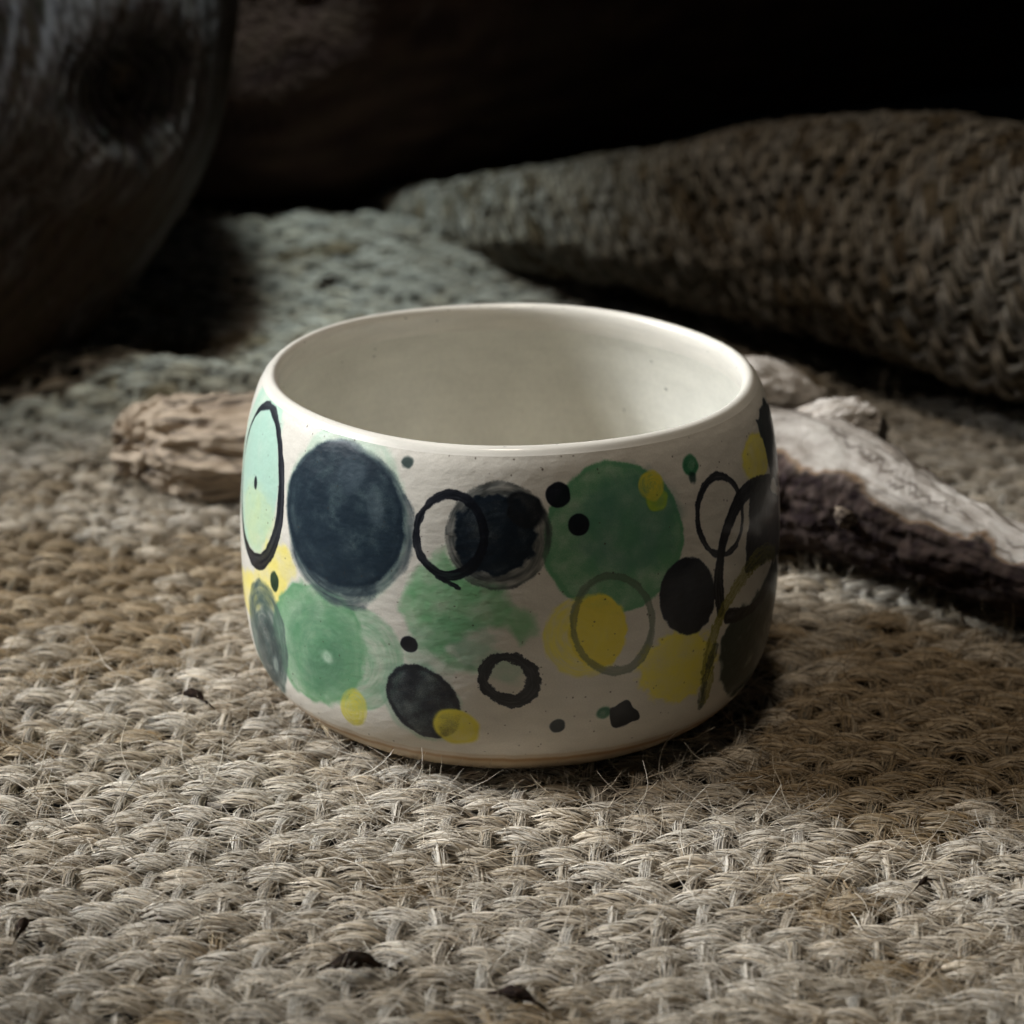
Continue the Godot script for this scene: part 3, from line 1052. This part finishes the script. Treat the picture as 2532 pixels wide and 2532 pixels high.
	disc(-12.9, 14.0, 6.3, 5.4, 128, Color(0.08, 0.10, 0.135), 0.96, 0.2, 0, 0.3, 30.0)
	disc(-8.0, 10.4, 3.5, 3.0, -20, Color(0.85, 0.79, 0.27), 0.93, 0.4, 0, 0.6, 31.0)
	# right flank: grey-green, navy, yellow, rings and arcs
	disc(47.6, 43.6, 5.3, 3.5, 172, yellow, 0.85, 0.5, 0, 0.4, 32.0)
	area([Vector2(50.5, 48.4), Vector2(52.0, 43.0), Vector2(53.2, 38.8), Vector2(58.4, 35.7), Vector2(66.1, 39.0), Vector2(67.4, 45.5), Vector2(58.8, 49.0)], navy, 1.6, 0.35, 0, 33.0)
	area([Vector2(36.0, 12.0), Vector2(35.0, 18.5), Vector2(37.6, 22.2), Vector2(43.1, 22.4), Vector2(55.1, 25.4), Vector2(61.5, 18.7), Vector2(58.5, 10.0), Vector2(49.7, 6.4), Vector2(41.7, 6.8)], Color(0.20, 0.24, 0.215), 1.5, 0.6, 0, 34.0)
	area([Vector2(43.0, 40.8), Vector2(49.9, 39.8), Vector2(53.4, 36.3), Vector2(58.5, 33.4), Vector2(59.6, 24.0), Vector2(50.3, 26.7), Vector2(41.2, 28.0)], Color(0.045, 0.07, 0.105), 1.7, 0.3, 0, 35.0)
	ring(35.3, 38.3, 6.1, 5.2, 116, 1.0, ink, 0.86, 0.18, 0.12, 120.0, 36.0)
	stroke([Vector2(52.1, 38.6), Vector2(45.9, 40.0), Vector2(41.2, 39.8), Vector2(38.1, 38.0), Vector2(35.5, 34.9), Vector2(34.3, 31.4), Vector2(33.9, 28.0), Vector2(34.6, 23.6)], 2.3, ink, 0.97, 0.15, 37.0)
	stroke([Vector2(53.4, 26.5), Vector2(47.5, 28.7), Vector2(42.6, 28.3), Vector2(38.7, 26.5), Vector2(35.4, 24.0), Vector2(33.3, 20.6), Vector2(32.3, 16.9), Vector2(32.7, 12.3), Vector2(32.7, 9.7)], 2.5, Color(0.50, 0.47, 0.16), 0.66, 0.5, 38.0)
	stroke([Vector2(33.6, 18.0), Vector2(32.4, 15.0), Vector2(32.0, 11.0), Vector2(32.4, 8.5)], 1.5, Color(0.20, 0.22, 0.17), 0.6, 0.5, 38.5)
	stroke([Vector2(36.6, 22.3), Vector2(39.9, 21.6), Vector2(44.6, 21.3), Vector2(48.8, 22.5), Vector2(52.7, 25.3)], 2.0, ink, 0.93, 0.2, 39.0)
	disc(27.8, 27.9, 6.3, 5.1, 118, Color(0.04, 0.055, 0.10), 0.98, 0.2, 2, 0.3, 40.0)
	disc(59.0, 16.0, 2.2, 4.0, 0, ink, 0.9, 0.3, 2, 0.4, 41.0)
	# dots
	disc(7.1, 45.6, 1.85, 1.75, 0, ink, 0.98, 0.14, 2, 0.2, 42.0)
	disc(10.0, 41.3, 1.6, 1.55, 0, ink, 0.98, 0.14, 2, 0.12, 43.0)
	disc(-14.7, 23.1, 1.35, 1.25, 0, ink, 0.98, 0.14, 2, 0.15, 44.0)
	disc(7.0, 10.8, 1.15, 1.15, 0, Color(0.11, 0.14, 0.16), 0.95, 0.16, 2, 0.15, 45.0)
	disc(13.9, 12.2, 1.15, 1.0, 0, Color(0.24, 0.42, 0.32), 0.85, 0.25, 0, 0.2, 46.0)
	disc(17.2, 11.2, 2.45, 1.95, 145, ink, 0.98, 0.14, 2, 1.3, 47.0)
	disc(-16.0, 49.3, 0.95, 0.75, 0, Color(0.10, 0.16, 0.15), 0.9, 0.25, 2, 0.3, 48.0)
	disc(29.8, 46.9, 1.6, 1.5, 0, Color(0.22, 0.45, 0.31), 0.92, 0.25, 0, 0.3, 49.0)
	disc(29.8, 45.2, 0.7, 0.8, 0, Color(0.10, 0.18, 0.16), 0.85, 0.3, 2, 0.3, 50.0)
	# the far side
	disc(88.0, 36.0, 11.0, 11.0, 0, green, 0.85, 0.4, 1, 0.6, 51.0)
	disc(100.0, 18.0, 8.0, 8.0, 0, yellow, 0.85, 0.4, 0, 0.6, 52.0)
	disc(-90.0, 30.0, 10.0, 10.0, 0, navy, 0.93, 0.4, 1, 0.5, 53.0)
	ring(-112.0, 22.0, 7.0, 7.0, 0, 1.3, ink, 0.95, 0.3, 0.2, 0.0, 54.0)
	# iron specks in the clay
	for k in 260:
		var s := rng.randf_range(-72.0, 72.0)
		var h := rng.randf_range(5.0, 51.0)
		disc(s, h, rng.randf_range(0.07, 0.16), rng.randf_range(0.07, 0.16), 0, Color(0.20, 0.15, 0.12), rng.randf_range(0.25, 0.75), 0.06, 2, 0.03, k)


# ---------------------------------------------------------------- bark crumbs on the cloth
func chip(size: Vector3, seed_at: float) -> ArrayMesh:
	var pts := [Vector3(-size.x, -0.1 * size.y, 0), Vector3(-size.x * 0.35, size.y * 0.35, size.z * 0.15), Vector3(size.x * 0.3, size.y * 0.2, -size.z * 0.1), Vector3(size.x, -0.35 * size.y, size.z * 0.2)]
	var shape := func(t: float, an: float, _o: Vector3, _p: Vector3) -> float:
		return size.z * (0.35 * noise.get_noise_3d(cos(an) * 1.3, sin(an) * 1.3, t * 3.0 + seed_at) + 0.15 * noise.get_noise_3d(an * 3.0, t * 9.0, seed_at))
	var paint := func(t: float, an: float, _n: Vector3, _p: Vector3) -> Color:
		return Color(0.018, 0.015, 0.013).lerp(Color(0.06, 0.04, 0.03), clampf(0.4 + noise.get_noise_3d(an * 2.0, t * 6.0, seed_at), 0.0, 1.0))
	return sweep(pts, [size.z * 0.35, size.z, size.z * 0.9, size.z * 0.25], 22, 18, shape, paint)


func build_bits() -> void:
	var m := StandardMaterial3D.new()
	m.vertex_color_use_as_albedo = true
	m.roughness = 1.0
	m.metallic_specular = 0.1
	var list := [
		[Vector3(-0.0196, 0.0022, 0.0923), 0.0031, 0.2, "black bark crumb lying nearest the bottom edge, left of centre, the largest"],
		[Vector3(-0.0635, 0.0018, 0.0822), 0.0020, 1.4, "small black bark crumb at the far left, low in the picture"],
		[Vector3(0.0010, 0.0018, 0.0995), 0.0024, -0.35, "black bark sliver at the bottom edge, right of the largest crumb"],
		[Vector3(-0.0492, 0.0016, 0.0100), 0.0020, -0.5, "tiny dark bark sliver beside the lower left side of the cup"],
		[Vector3(-0.0431, 0.0022, -0.2261), 0.0026, 0.6, "dark blurred bark crumb on the cloth behind the cup"],
		[Vector3(0.0560, 0.0012, 0.0690), 0.0012, 0.9, "tiny dark bark crumb on the cloth right of the cup"],
	]
	for k in list.size():
		var a: Array = list[k]
		var o := part("bark_crumb", chip(Vector3(a[1], a[1] * 0.5, a[1] * 0.34), k * 3.7), m, self)
		o.position = a[0]
		o.rotation.y = a[2]
		tag(o, a[3], "bark", "bark crumbs scattered on the burlap")
